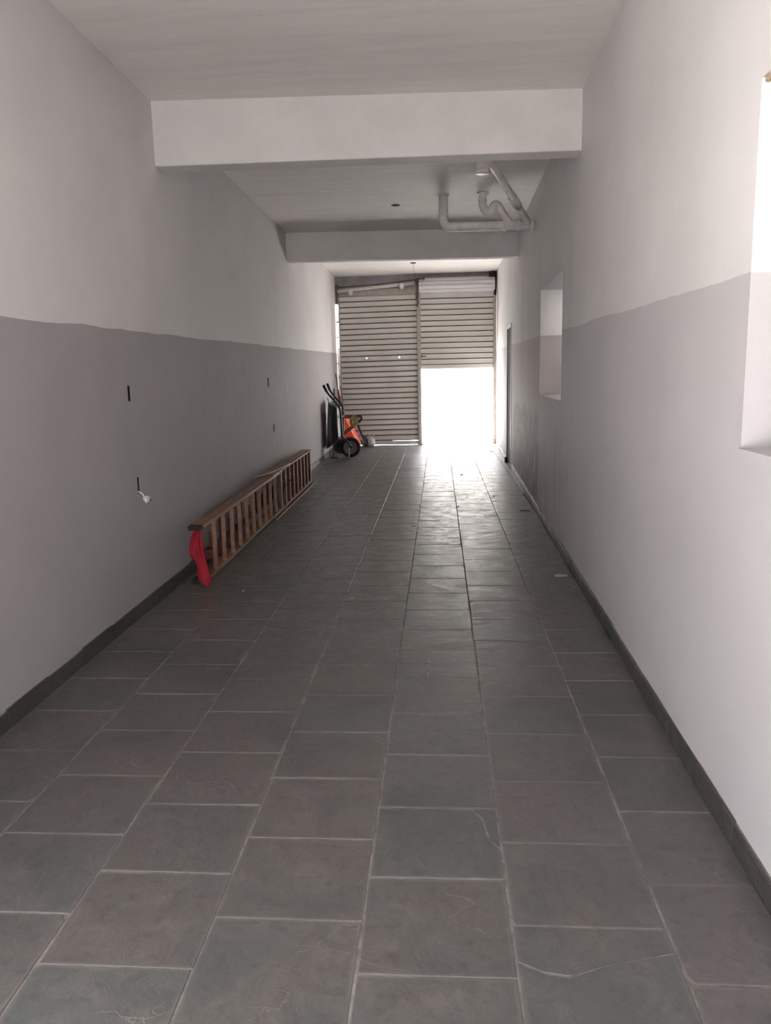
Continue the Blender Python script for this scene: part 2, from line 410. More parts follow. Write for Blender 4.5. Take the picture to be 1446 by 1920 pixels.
# ceiling, beams
def across(bm, ya, yb, za, zb, ext=.2):
    vs = [bm.verts.new((x, y, z)) for (x, y) in ((XL(ya)-ext, ya), (XR(ya)+ext, ya), (XR(yb)+ext, yb), (XL(yb)-ext, yb)) for z in (za, zb)]
    for f in ((0,2,4,6), (1,7,5,3), (0,1,3,2), (2,3,5,4), (4,5,7,6), (6,7,1,0)): bm.faces.new([vs[i] for i in f])
bm = NB(); across(bm, Y0, 5.98, 3.47, 3.8, .01); across(bm, 5.98, 11.4, 3.475, 3.8, .01); across(bm, 11.4, Y1, 3.575, 3.8, .01)
tagit(link('ceiling', bm, M['ceil']), 'rendered white ceiling in three bays between beams', 'ceiling', kind='structure')
def beam(name, yl, yr, zbl, zbr, t, label):
    # painted cast beam
    bm = NB(); vs = []
    for (x, y, z) in ((XL(yl)-.01, yl, zbl), (XR(yr)+.01, yr, zbr), (XR(yr+t)+.01, yr+t, zbr), (XL(yl+t)-.01, yl+t, zbl)):
        vs += [bm.verts.new((x, y, z)), bm.verts.new((x, y, 3.6))]
    for f in ((0,2,4,6), (1,7,5,3), (0,1,3,2), (2,3,5,4), (4,5,7,6), (6,7,1,0)): bm.faces.new([vs[i] for i in f])
    bevel(bm, .008, 2)
    return tagit(link(name, bm, M['beam']), label, 'beam', kind='structure')
beam('trim_1', 5.82, 5.97, 3.035, 3.065, .20, 'deep white ceiling beam nearest the viewer, without pipes on it')
beam('trim_2', 11.17, 11.40, 3.10, 3.095, .18, 'lower grey-shaded ceiling beam behind the drain pipes')

# ---------------------------------------------------------------- end wall with the two rolling shutters
YD = 17.05
bm = NB(); box(bm, (-2.6, 17.14, 3.15), (1.6, 17.40, 3.95)); box(bm, (-2.9, 17.14, -.1), (-2.235, 17.40, 3.95)); box(bm, (-2.24, 17.14, -.1), (-2.10, 17.40, 1.50)); box(bm, (-2.24, 17.14, 1.45), (-2.125, 17.40, 2.1)); box(bm, (1.18, 17.14, -.1), (1.9, 17.5, 3.95))
tagit(link('wall_end', bm, M['conc']), 'bare grey lintel over the rolling shutters at the far end', 'wall', kind='structure')
PITCH = .1135
def slat_mesh(x0, x1, tilt0, pitch=PITCH, holes=()):
    # pressed profile seen from the side: (depth toward the room, height)
    prof = [(.012, -.006), (.012, .014), (-.010, .017), (-.016, .026), (-.014, .040), (-.010, .060), (-.010, .085), (-.016, .098), (-.014, .107), (.008, pitch-.003), (.011, pitch+.004)]
    xs = sorted({x0, x1, *[h-.013 for h in holes], *[h+.013 for h in holes]})
    bm = NB(); g = [[bm.verts.new((x, YD+d, z+tilt0*(x-x0))) for d, z in prof] for x in xs]
    for i in range(len(xs)-1):
        mid = (xs[i]+xs[i+1])/2
        for j in range(len(prof)-1):
            if any(abs(mid-h) < .01 for h in holes) and j == 5: continue
            bm.faces.new((g[i][j], g[i+1][j], g[i+1][j+1], g[i][j+1]))
    # outer face of the sheet, a few millimetres behind, closed all round except at the punched hole
    q = [[bm.verts.new((x, YD+.024, z+tilt0*(x-x0))) for d, z in prof] for x in xs]
    for i in range(len(xs)-1):
        mid = (xs[i]+xs[i+1])/2
        for j in range(len(prof)-1):
            if any(abs(mid-h) < .01 for h in holes) and j == 5: continue
            bm.faces.new((q[i][j], q[i][j+1], q[i+1][j+1], q[i+1][j]))
        bm.faces.new((g[i][0], q[i][0], q[i+1][0], g[i+1][0])); bm.faces.new((g[i][-1], g[i+1][-1], q[i+1][-1], q[i][-1]))
    for i in (0, -1):
        for j in range(len(prof)-1): bm.faces.new((g[i][j], g[i][j+1], q[i][j+1], q[i][j]))
    return bm
LX0, LX1, RX0, RX1 = -2.095, -.435, -.385, 1.150
d1 = empty('door_1', (-1.25, YD, 0), 'closed left rolling shutter of beige metal slats under a sagging roller bar', 'shutter', kind='structure')
def put(o, root): o.parent = root; o.matrix_parent_inverse = Matrix.Translation(-root.location); return o
def part(name, bm, mat, root, smooth=False):
    o = link(name, bm, mat, None, smooth); return put(o, root)
TL = .012                                             # the left curtain hangs a little out of level
n = 0; z = .085
while z+PITCH < 3.36:
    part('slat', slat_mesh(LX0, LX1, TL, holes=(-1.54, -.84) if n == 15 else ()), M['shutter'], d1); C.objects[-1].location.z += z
    n += 1; z += PITCH
    if z > 3.14: break
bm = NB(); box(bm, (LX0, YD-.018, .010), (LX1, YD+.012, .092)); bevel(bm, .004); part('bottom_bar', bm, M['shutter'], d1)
bm = NB()                                              # slanted roller bar and its cord of shadowed flange
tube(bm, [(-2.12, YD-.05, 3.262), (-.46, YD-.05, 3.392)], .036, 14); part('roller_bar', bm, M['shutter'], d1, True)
bm = NB(); box(bm, (-2.15, YD+.03, 3.13), (-.45, YD+.08, 3.30)); part('headbox_plate', bm, M['rail'], d1)
bm = NB(); tube(bm, [(-2.10, YD-.052, 3.345), (-1.2, YD-.052, 3.385), (-.44, YD-.05, 3.46)], .009, 6); part('conduit', bm, M['rust'], d1, True)
for x, z in ((-1.83, 3.235), (-.76, 3.325)):
    bm = NB(); box(bm, (x-.035, YD-.105, z-.055), (x+.035, YD-.04, z+.055)); box(bm, (x-.05, YD-.11, z-.02), (x+.05, YD-.05, z+.02)); bevel(bm, .004)
    part('bracket', bm, M['shutter_pale'], d1)
# guide channels
def channel(x0, x1, z0, z1, root, mat='rail', dy=.04):
    bm = NB(); box(bm, (x0, YD-dy, z0), (x1, YD+.04, z1)); bevel(bm, .003); return part('guide_rail', bm, M[mat], root)
channel(-2.118, -2.088, 0, 3.16, d1)
bm = NB(); box(bm, (-2.165, YD-.06, 3.0), (-2.115, YD+.05, 3.40)); part('end_plate', bm, M['rust'], d1)
for zz in (.9, 1.75, 2.62, 2.3): 
    bm = NB(); box(bm, (-2.17, YD-.01, zz), (-2.09, YD+.01, zz+.035)); part('wall_clip', bm, M['rail'], d1)
d2 = empty('door_2', (.4, YD, 1.6), 'half raised right rolling shutter with bright daylight below it', 'shutter', kind='structure')
z = 1.70; n = 0
while n < 13:
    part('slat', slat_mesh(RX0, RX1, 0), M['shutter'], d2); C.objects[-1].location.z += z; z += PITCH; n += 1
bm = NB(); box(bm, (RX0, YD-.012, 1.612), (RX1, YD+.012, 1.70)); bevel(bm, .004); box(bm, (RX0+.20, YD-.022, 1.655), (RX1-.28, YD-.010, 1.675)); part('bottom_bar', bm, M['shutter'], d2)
bm = NB()                                              # rolled-up coil: three bulging courses seen from the room
R0, cyc, czc = .150, YD+.02, 3.335; prof = []
for i in range(121):
    a = 2*math.pi*i/120; r = R0-.012+.030*abs(math.sin(a*5))**.6; prof.append((r*math.cos(a), r*math.sin(a)))
rings = [[bm.verts.new((x, cyc+p[0], czc+p[1])) for p in prof[:-1]] for x in (RX0-.015, RX1+.03)]
for k in range(120): bm.faces.new((rings[0][k], rings[0][(k+1) % 120], rings[1][(k+1) % 120], rings[1][k]))
bm.faces.new(rings[0][::-1]); bm.faces.new(rings[1]); part('coil', bm, M['shutter_pale'], d2)  # coil in a paler metal: its brightness from standing forward is painted in
channel(1.150, 1.215, 0, 3.2, d2)
bm = NB(); box(bm, (1.165, YD-.09, 3.10), (1.205, YD+.06, 3.52)); box(bm, (1.06, YD-.17, 3.47), (1.19, YD-.03, 3.56)); bevel(bm, .004); part('end_plate', bm, M['dark'], d2)
bm = NB(); box(bm, (RX0+.01, YD-.05, 1.86), (RX0+.05, YD-.02, 1.90)); tube(bm, [(RX0+.03, YD-.04, 1.88), (RX0+.12, YD-.04, 1.88)], .010, 8); part('lock_bolt', bm, M['rust'], d2)
# centre post
pr = empty('shutter_post', (-.41, YD, 0), 'beige steel post between the closed and the half raised shutter', 'post')
bm = NB(); box(bm, (-.455, YD-.06, 0), (-.375, YD+.05, 3.28)); box(bm, (-.440, YD-.066, 0), (-.390, YD-.05, 3.08)); bevel(bm, .003); part('post_channel', bm, M['rail'], pr)
bm = NB(); box(bm, (-.47, YD-.075, 0), (-.36, YD+.05, .03)); bevel(bm, .004); part('base_plate', bm, M['rail'], pr)
bm = NB(); box(bm, (-.44, YD-.12, 3.06), (-.405, YD-.05, 3.48)); box(bm, (-.425, YD-.19, 3.44), (-.28, YD-.16, 3.47)); box(bm, (-.425, YD-.19, 3.40), (-.40, YD-.05, 3.47)); box(bm, (-.30, YD-.20, 3.435), (-.28, YD-.15, 3.50)); bevel(bm, .003); part('top_bracket', bm, M['rust'], pr)
bm = NB(); tube(bm, catmull([(-.47, YD-.12, 3.42), (-.42, YD-.14, 3.28), (-.45, YD-.12, 3.12), (-.42, YD-.12, 3.0), (-.44, YD-.11, 2.9)]), .016, 8); part('drive_chain', bm, M['rust'], pr, True)

# side door
d3 = empty('door_3', (XR(13.1), 13.1, 0), 'narrow dark steel side door seen edge-on in the right wall', 'door', kind='structure')
def slabxy(bm, ya, yb, z0, z1, d0, d1_):             # block on the right wall face, d>0 stands out into the passage
    prism(bm, [(XR(ya)-d1_, ya), (XR(yb)-d1_, yb), (XR(yb)-d0, yb), (XR(ya)-d0, ya)], z0, z1)
bm = NB(); slabxy(bm, 12.70, 13.48, .03, 2.22, -.04, .004); part('door_leaf', bm, M['dark'], d3)
for a, b_ in ((12.64, 12.70), (13.48, 13.55)):
    bm = NB(); slabxy(bm, a, b_, .02, 2.27, -.10, .012 if a < 13 else .012); part('jamb', bm, M['shutter_pale'] if a < 13 else M['dark'], d3)
bm = NB(); slabxy(bm, 12.64, 13.55, 2.22, 2.27, -.10, .012); part('lintel_frame', bm, M['shutter_pale'], d3)
bm = NB(); slabxy(bm, 13.40, 13.56, .0, .09, .0, .045); bevel(bm, .006); part('floor_stop', bm, M['dark'], d3)

# window sills (rough mortar beds in the two openings)
def sill(name, y0, y1, z, depth, out, label):
    bm = NB(); r = random.Random(3); n = 14; P = []
    for i in range(n+1):
        y = y0+(y1-y0)*i/n; P.append((XR(y)-out+r.uniform(-.004, .004), y))
    for i in range(n, -1, -1):
        y = y0+(y1-y0)*i/n; P.append((XR(y)+depth, y))
    prism(bm, P, z-.028+r.uniform(-.004, .004), z+.004)
    return tagit(link(name, bm, M['wall_r']), label, 'window', kind='structure')
sill('window_1', WIN1[0], WIN1[1], 1.282, .25, .002, 'rough sill of the far window opening in the right wall')
sill('window_2', WIN2[0], WIN2[1], 1.287, .25, .012, 'rough sill of the near window opening at the right edge')

# ---------------------------------------------------------------- outside
bm = NB(); box(bm, (-30, YFAR, -.25), (30, 60, -.03)); box(bm, (-30, -30, -.25), (30, Y0, -.03)); box(bm, (-12, Y0, -.25), (-2.45, YFAR, -.03)); box(bm, (1.6, Y0, -.25), (8, YFAR, -.03))
g = tagit(link('ground', bm, M['outside']), 'sunlit paving outside the passage', 'ground', kind='structure')
fb = empty('street_building', (0, 32, 0), 'sun-bleached building across the street seen under the raised shutter', 'building')
bm = NB(); box(bm, (-14, 32, -.1), (14, 36, 5.2)); part('facade', bm, M['facade'], fb)
for x in (-9, -5, -1, 3, 7):
    bm = NB(); box(bm, (x, 31.93, 1.0), (x+1.4, 32.0, 2.4)); bevel(bm, .01); part('window', bm, M['conc'], fb)
nb = empty('wall_blocker', (2.4, 5, 0), 'unseen plain wall added beyond the window openings to dim them', 'wall', kind='structure')
bm = NB(); box(bm, (1.66, -1.6, -.1), (1.86, 17, 7.5)); part('blocker_panel', bm, M['blocker'], nb)  # tall unseen wall added to cut daylight on the window jambs
bm = NB(); box(bm, (1.30, -1.4, 3.80), (1.86, 5.2, 3.92)); part('top_blocker', bm, M['blocker'], nb)  # unseen overhead slab added to darken the near opening

# ---------------------------------------------------------------- socket boxes in the left wall
names = ['empty socket cut-out high on the left wall, nearest the viewer', 'open socket cut-out low on the left wall with a white taped wire end',
         'upper of the two small socket cut-outs further along the left wall', 'lower of the two small socket cut-outs above the ladder']
for (y, z, w, h), lab in zip(SOCK, names):
    e = empty('socket_box', (XL(y), y, z), lab, 'socket box', 'socket cut-outs in the left wall')
    bm = NB(); x0 = XL(y)-.004; x1 = XL(y)-.05; t = .003
    w2, h2 = w-.0005, h-.0005
    box(bm, (x1-.004, y-w2, z-h2), (x1, y+w2, z+h2))
    for a, b_ in (((x1, y-w2, z-h2), (x0, y-w2+t, z+h2)), ((x1, y+w2-t, z-h2), (x0, y+w2, z+h2)), ((x1, y-w2+t, z-h2), (x0, y+w2-t, z-h2+t)), ((x1, y-w2+t, z+h2-t), (x0, y+w2-t, z+h2))): box(bm, a, b_)
    part('box_shell', bm, M['void'], e)
    bm = NB(); tube(bm, catmull([(x1+.004, y+.005, z-h+.012), (x1+.02, y-.006, z), (x1+.012, y+.004, z+h-.012)]), .003, 6); part('wire', bm, M['void'], e, True)
# white taped wires hanging out of the low socket
e = empty('taped_wire', (XL(5.03), 5.05, .78), 'white taped wire ends dangling below the low socket cut-out', 'wire')
x = XL(5.05)
bm = NB(); tube(bm, catmull([(x-.03, 5.03, .815), (x+.012, 5.035, .800), (x+.022, 5.05, .775), (x+.028, 5.06, .755)]), .004, 8); part('wire', bm, M['white'], e, True)
bm = NB(); bmesh.ops.create_icosphere(bm, subdivisions=3, radius=.022)
for v in bm.verts:
    f = 1+.45*mnoise.noise(v.co*70); v.co = Vector((v.co.x*.8*f, v.co.y*1.5*f, v.co.z*1.0*f))+Vector((x+.03, 5.075, .752))
part('tape_wad', bm, M['white'], e, True)
bm = NB(); tube(bm, [(x+.03, 5.09, .745), (x+.035, 5.14, .735)], .004, 6); tube(bm, [(x+.03, 5.09, .75), (x+.03, 5.15, .728)], .003, 6); part('bare_end', bm, M['rust'], e, True)

# ---------------------------------------------------------------- ladder on its side by the left wall
def LX(y, off): return off+LB*(y-5.7)                 # ladder runs parallel to the wall
lad = empty('wooden_ladder', (-1.84, 5.7, 0), 'long wooden ladder lying on its side along the left wall', 'ladder')
def rail(y0, y1, x0, x1, z0a, z1a, z0b, z1b, name, mat, bw=.003):
    bm = NB(); V = []
    for y, z0, z1 in ((y0, z0a, z1a), (y1, z0b, z1b)):
        V += [bm.verts.new((LX(y, x0), y, z0)), bm.verts.new((LX(y, x1), y, z0)), bm.verts.new((LX(y, x1), y, z1)), bm.verts.new((LX(y, x0), y, z1))]
    for f in ((0,1,2,3), (4,7,6,5), (0,4,5,1), (1,5,6,2), (2,6,7,3), (3,7,4,0)): bm.faces.new([V[i] for i in f])
    bevel(bm, bw); return part(name, bm, M[mat], lad)
ZT0, ZT1 = .425, .455
rail(5.72, 8.95, -1.880, -1.775, ZT0, ZT0+.028, .440, .468, 'rail', 'wood')
rail(5.72, 8.95, -1.880, -1.775, .004, .032, .010, .038, 'rail', 'wood')
rail(8.35, 11.20, -1.915, -1.765, .462, .478, .468, .484, 'rail', 'wood')
rail(8.35, 11.20, -1.915, -1.765, .006, .022, .020, .042, 'rail', 'wood')
rail(6.35, 9.6, -1.985, -1.900, .03, .115, .03, .115, 'rear_rail', 'wood_red')
rail(6.35, 9.4, -1.975, -1.905, .375, .400, .375, .400, 'rear_rail', 'wood_dk')
ry = 6.02; i = 0
while ry < 11.15:
    bm = NB()
    if i == 0: pass
    if ry < 8.7:
        x0, x1, t, m_ = -1.812, -1.778, .024, 'wood'; za, zb = .03, .437
    else:
        x0, x1, t, m_ = -1.885 if ry > 9.2 else -1.83, -1.772, .022, ('wood_red' if ry > 9.2 else 'wood_dk'); za, zb = .024, .466
    V = box(bm, (LX(ry, x0), ry-t/2, za), (LX(ry, x1), ry+t/2, zb)); bevel(bm, .003)
    part('rung', bm, M[m_], lad)
    if m_ != 'wood':
        bm = NB(); box(bm, (LX(ry, -1.776), ry-.013, za), (LX(ry, -1.768), ry+.013, zb)); part('tread_edge', bm, M['wood_pale'], lad)
    ry += .283; i += 1
for z0 in (.414, -.001+.002):
    bm = NB(); box(bm, (-1.892, 5.66, z0), (-1.795, 5.76, z0+.036)); bevel(bm, .005); part('rubber_foot', bm, M['rubber'], lad)
# rear frame cross pieces glimpsed between the rungs
for k_ in range(9):
    y = 6.45+k_*.34; bm = NB(); box(bm, (LX(y, -1.965), y-.012, .10), (LX(y, -1.915), y+.012, .385 if k_ % 2 else .25)); part('rear_rung', bm, M['wood_red' if k_ % 2 == 0 else 'wood_dk'], lad)
# metal strap joint
bm = NB(); tube(bm, catmull([(-1.90, 9.25, .20), (-1.85, 9.0, .22), (-1.80, 9.3, .30), (-1.79, 9.35, .12)]), .007, 6); part('hinge_strap', bm, M['dark'], lad, True)
e = empty('wooden_strip', (-1.82, 9.8, 0), 'thin pale wooden strip lying on the floor along the ladder foot', 'strip')
bm = NB(); box(bm, (-1.800, 8.25, .002), (-1.782, 11.35, .016), Matrix.Rotation(.0135, 3, 'Z'), (-1.79, 9.8, 0)); bevel(bm, .002); part('strip', bm, M['wood_pale'], e)
e = empty('pale_stick', (-1.84, 8.6, .48), 'short pale stick resting on top of the ladder', 'stick')
bm = NB(); tube(bm, catmull([(-1.935, 7.95, .512), (-1.89, 8.25, .500), (-1.84, 8.6, .497), (-1.80, 9.3, .498)]), .009, 8); part('stick', bm, M['wood_pale'], e, True)

# red cloth
e = empty('red_cloth', (-1.83, 5.64, .03), 'crumpled red cloth hanging over the near end of the ladder', 'cloth')
bm = NB(); rows = 26
# outline rows: height, left x, right x
OUT = [(.425, -1.835, -1.780), (.385, -1.856, -1.775), (.33, -1.874, -1.765), (.27, -1.880, -1.757), (.225, -1.872, -1.75), (.20, -1.838, -1.745), (.15, -1.820, -1.733), (.09, -1.815, -1.720), (.04, -1.803, -1.705), (.015, -1.77, -1.715)]
def lerp_out(z):
    for a, b_ in zip(OUT, OUT[1:]):
        if a[0] >= z >= b_[0]:
            t = (a[0]-z)/(a[0]-b_[0]); return a[1]+(b_[1]-a[1])*t, a[2]+(b_[2]-a[2])*t
    return OUT[-1][1], OUT[-1][2]
G = []
for i in range(rows+1):
    z = .425-(.41)*i/rows; l, r = lerp_out(z); row = []
    for j in range(15):
        t = j/14; x = l+(r-l)*t
        y = 5.622-.018*math.sin(t*math.pi)+.016*math.sin(t*9+z*9)+.010*math.sin(t*17-z*14)-(.05*(i/rows))
        row.append(bm.verts.new((x, y, z+.006*math.sin(t*8))))
    G.append(row)
for i in range(rows):
    for j in range(14): bm.faces.new((G[i][j], G[i][j+1], G[i+1][j+1], G[i+1][j]))
bmesh.ops.solidify(bm, geom=list(bm.faces), thickness=.002)
part('cloth', bm, M['cloth'], e, True)

# ---------------------------------------------------------------- drain pipes under the ceiling of the middle bay
pp = empty('drain_pipes', (.6, 9.15, 3.13), 'white painted drain pipes hung under the ceiling before the rear beam', 'pipes')
R = .052
bm = NB(); tube(bm, [(.066, 9.15, 3.472), (.066, 9.15, 3.22)]+catmull([(.066, 9.15, 3.22), (.076, 9.15, 3.165), (.110, 9.15, 3.135), (.17, 9.15, 3.128)], 4)[1:]+[(.66, 9.15, 3.125), (XR(9.15)-.004, 9.15, 3.115)], R, 18); part('main_pipe', bm, M['pipe'], pp, True)
bm = NB(); tube(bm, catmull([(.50, 9.16, 3.472), (.498, 9.16, 3.40), (.50, 9.15, 3.34), (.535, 9.12, 3.275), (.585, 9.10, 3.27), (.62, 9.10, 3.33), (.665, 9.12, 3.33), (.705, 9.14, 3.265), (.76, 9.15, 3.19), (.80, 9.15, 3.13)], 6), .044, 16); part('trap_pipe', bm, M['pipe'], pp, True)
bm = NB(); tube(bm, [(.42, 7.50, 3.43), (.50, 7.62, 3.395), (.905, 9.05, 3.26), (1.0, 9.13, 3.125)], [.036, .036, .036, .045], 14); part('diagonal_pipe', bm, M['pipe'], pp, True)
bm = NB(); tube(bm, [(.41, 7.55, 3.472), (.41, 7.55, 3.315)], .064, 22)
tube(bm, [(.41, 7.55, 3.33), (.41, 7.55, 3.305)], .070, 22); part('stub_pipe', bm, M['pipe'], pp, True)
for a, b_, r in (((.73, 9.15, 3.124), (.755, 9.15, 3.124), .060), ((.88, 9.15, 3.12), (.90, 9.15, 3.12), .060), ((.066, 9.15, 3.235), (.066, 9.15, 3.262), .058), ((1.02, 9.15, 3.117), (1.045, 9.15, 3.117), .060), ((.066, 9.15, 3.458), (.066, 9.15, 3.474), .070), ((.50, 9.16, 3.46), (.50, 9.16, 3.474), .066), ((.50, 9.155, 3.385), (.498, 9.157, 3.40), .050)):
    bm = NB(); tube(bm, [a, b_], r, 18); part('pipe_collar', bm, M['pipe'], pp, True)
bm = NB(); tube(bm, [(.775, 8.60, 3.303), (.86, 8.90, 3.275)], .047, 14); part('pipe_collar', bm, M['pipe'], pp, True)

# lamp holes in the ceilings
e = empty('ceiling_lamp_hole', (-.484, 9.61, 3.47), 'small dark lamp hole in the ceiling of the middle bay', 'lamp hole')
bm = NB(); 
bmesh.ops.create_cone(bm, cap_ends=True, segments=24, radius1=.048, radius2=.052, depth=.008, matrix=Matrix.Translation((-.484, 9.61, 3.472))); part('cover', bm, M['dark'], e)
bm = NB(); bmesh.ops.create_cone(bm, cap_ends=True, segments=24, radius1=.060, radius2=.060, depth=.004, matrix=Matrix.Translation((-.484, 9.61, 3.474))); part('ring', bm, M['pipe'], e)
e = empty('ceiling_hook', (-.46, 15.3, 3.57), 'small dark hook plate with a thin cord above the shutters', 'hook')
bm = NB(); bmesh.ops.create_cone(bm, cap_ends=True, segments=20, radius1=.05, radius2=.055, depth=.012, matrix=Matrix.Translation((-.46, 15.3, 3.57))); part('plate', bm, M['dark'], e)
bm = NB(); tube(bm, catmull([(-.46, 15.3, 3.57), (-.46, 16.1, 3.49), (-.42, 16.85, 3.47)]), .004, 6); part('cord', bm, M['rail'], e, True)

# ---------------------------------------------------------------- wheelbarrows
def sc(p, Y): return (p[0]*Y/14.9, Y, CAM_H+(p[1]-CAM_H)*Y/14.9)
wbr = empty('wheelbarrow', (-1.69, 14.6, 0), 'black wheelbarrow stood upright on its wheel against the left wall', 'wheelbarrow')
A = [(-2.177, 1.339), (-2.12, 1.22), (-2.043, 1.122), (-1.927, .984), (-1.880, .89), (-1.866, .78), (-1.865, .401), (-1.84, .33), (-1.765, .255), (-1.70, .165)]
B = [(-2.103, 1.367), (-2.06, 1.25), (-1.924, 1.065), (-1.845, .975), (-1.822, .87), (-1.822, .60), (-1.824, .397), (-1.80, .33), (-1.74, .26), (-1.68, .165)]
for P, Y, Yh in ((A, 14.28, 14.50), (B, 14.86, 14.70)):
    pts = [sc(p, Y) for p in P]
    pts = [(p[0], Y+(Yh-Y)*max(0, (.75-p[2])/.75), p[2]) for p in pts]
    bm = NB(); tube(bm, catmull(pts, 4), .019, 10); hd = part('handle', bm, M['black'], wbr, True)
    bm = NB(); a = Vector(pts[0]); b_ = Vector(pts[1]); tube(bm, [a-(b_-a).normalized()*.01, a+(b_-a).normalized()*.12], .024, 10); part('grip', bm, M['rubber'], wbr, True)
def ring_tray(bm, rim, flo, th=.004):
    a = [bm.verts.new(p) for p in rim]; c_ = [bm.verts.new(p) for p in flo]
    for i in range(4): bm.faces.new((a[i], a[(i+1) % 4], c_[(i+1) % 4], c_[i]))
    bm.faces.new(c_)
    bmesh.ops.bevel(bm, geom=[e_ for e_ in bm.edges], offset=.03, segments=3, profile=.5, affect='EDGES', clamp_overlap=True)
    bmesh.ops.solidify(bm, geom=list(bm.faces), thickness=th)
bm = NB(); ring_tray(bm, [(-2.005, 14.24, 1.03), (-2.005, 14.92, 1.03), (-2.055, 14.92, .21), (-2.055, 14.24, .21)], [(-1.862, 14.36, .95), (-1.862, 14.80, .95), (-1.850, 14.80, .38), (-1.850, 14.36, .38)])
tr = part('tray', bm, M['traym'], wbr, True)
bm = NB(); tube(bm, [(-2.005, 14.235, 1.03), (-2.055, 14.235, .21), (-2.055, 14.925, .21), (-2.005, 14.925, 1.03), (-2.005, 14.235, 1.03)], .008, 8); part('tray_rim', bm, M['black'], wbr, True)
# side brace from handle to tray rim, legs, brace
bm = NB(); tube(bm, [(-2.02, 14.26, 1.13), (-1.985, 14.24, .98), (-1.975, 14.24, .80)], .007, 8); part('side_rod', bm, M['black'], wbr, True)
for Y in (14.30, 14.84):
    bm = NB(); k_ = Y/14.9
    tube(bm, catmull([(-1.80*k_-.03, Y, .765), (-1.62*k_, Y, .755), (-1.50*k_, Y, .765), (-1.465*k_, Y, .73), (-1.50*k_, Y, .69), (-1.60*k_, Y, .61), (-1.70*k_, Y, .54), (-1.79*k_-.03, Y, .46)], 4), .013, 8); part('leg', bm, M['black'], wbr, True)
bm = NB(); tube(bm, [(-1.80, 14.30, .77), (-1.80, 14.84, .77)], .013, 8); part('cross_bar', bm, M['black'], wbr, True)
HC = (-1.665, 14.60, .195)
bm = NB(); lathe_y(bm, [(.125, -.032), (.150, -.042), (.175, -.038), (.188, -.020), (.191, 0), (.188, .020), (.175, .038), (.150, .042), (.125, .032)], HC, 40); wh = part('wheel', bm, M['rubber'], wbr, True)
bm = NB(); lathe_y(bm, [(.012, -.012), (.07, -.006), (.115, -.022), (.130, -.034), (.130, .034), (.115, .022), (.07, .006), (.012, .012)], HC, 36)
o = link('wheel_rim', bm, M['rim'], None, True); o.parent = wh
bm = NB(); lathe_y(bm, [(.001, -.06), (.028, -.055), (.030, .055), (.001, .06)], HC, 20)
o = link('hub', bm, M['black'], None, True); o.parent = wh
bm = NB(); tube(bm, [(HC[0]-.01, 14.49, .20), (HC[0]-.01, 14.49, .12), (-1.678, 14.40, .004)], .013, 8); part('fork', bm, M['steel'], wbr, True)
bm = NB(); tube(bm, catmull([(-1.90, 14.5, .37), (-1.97, 14.5, .24), (-1.975, 14.5, .10), (-1.985, 14.48, .012)]), .010, 8); tube(bm, [(-2.04, 14.48, .012), (-1.89, 14.48, .012)], .012, 8); part('nose_guard', bm, M['black'], wbr, True)
e = empty('yellow_cord_bundle', (-1.55, 14.55, .70), 'bundle of yellowish cord looped over the legs of the black wheelbarrow', 'cord')
for k_ in range(9):
    r = random.Random(k_); c0 = Vector((-1.545+r.uniform(-.03, .03), 14.235+r.uniform(-.01, .01), .70+r.uniform(-.03, .02))); rad = r.uniform(.045, .08); ax = r.uniform(-.5, .5)
    bm = NB(); tube(bm, [(c0.x+rad*math.cos(t)*.85, c0.y+ax*.03*math.sin(t), c0.z+rad*math.sin(t)*1.15) for t in [2*math.pi*i/16 for i in range(17)]], .009, 6, False); part('loop', bm, M['yellow'] if k_ else M['white'], e, True)

w2 = empty('orange_wheelbarrow', (-1.9, 16.1, 0), 'orange tray wheelbarrow stood on end behind the black one', 'wheelbarrow')
bm = NB(); ring_tray(bm, [(-2.015, 15.72, .70), (-2.015, 16.40, .70), (-1.985, 16.40, .02), (-1.985, 15.72, .02)], [(-1.885, 15.85, .68), (-1.885, 16.27, .68), (-1.625, 16.27, .10), (-1.625, 15.85, .10)], .006)
part('tray', bm, M['orange'], w2, True)
H2 = (-1.945, 15.35, .150)
bm = NB(); lathe_y(bm, [(.09, -.03), (.12, -.038), (.143, -.02), (.146, 0), (.143, .02), (.12, .038), (.09, .03)], H2, 32); part('wheel', bm, M['rubber'], w2, True)
bm = NB(); lathe_y(bm, [(.01, -.01), (.06, -.008), (.095, -.03), (.095, .03), (.06, .008), (.01, .01)], H2, 28); part('wheel_rim', bm, M['rubber'], w2, True)
bm = NB(); tube(bm, [(-2.03, 16.30, 1.29), (-1.955, 16.20, .75), (-1.90, 15.9, .60), (-1.93, 15.42, .18)], .011, 8); part('handle', bm, M['rim'], w2, True)
bm = NB(); tube(bm, [(-1.70, 16.35, .50), (-1.60, 16.40, .22)], .018, 8); part('leg', bm, M['black'], w2, True)
bm = NB(); tube(bm, [(-1.885, 16.30, .66), (-1.67, 16.38, .36), (-1.585, 16.38, .06)], .008, 8); part('frame_edge', bm, M['steel'], w2, True)
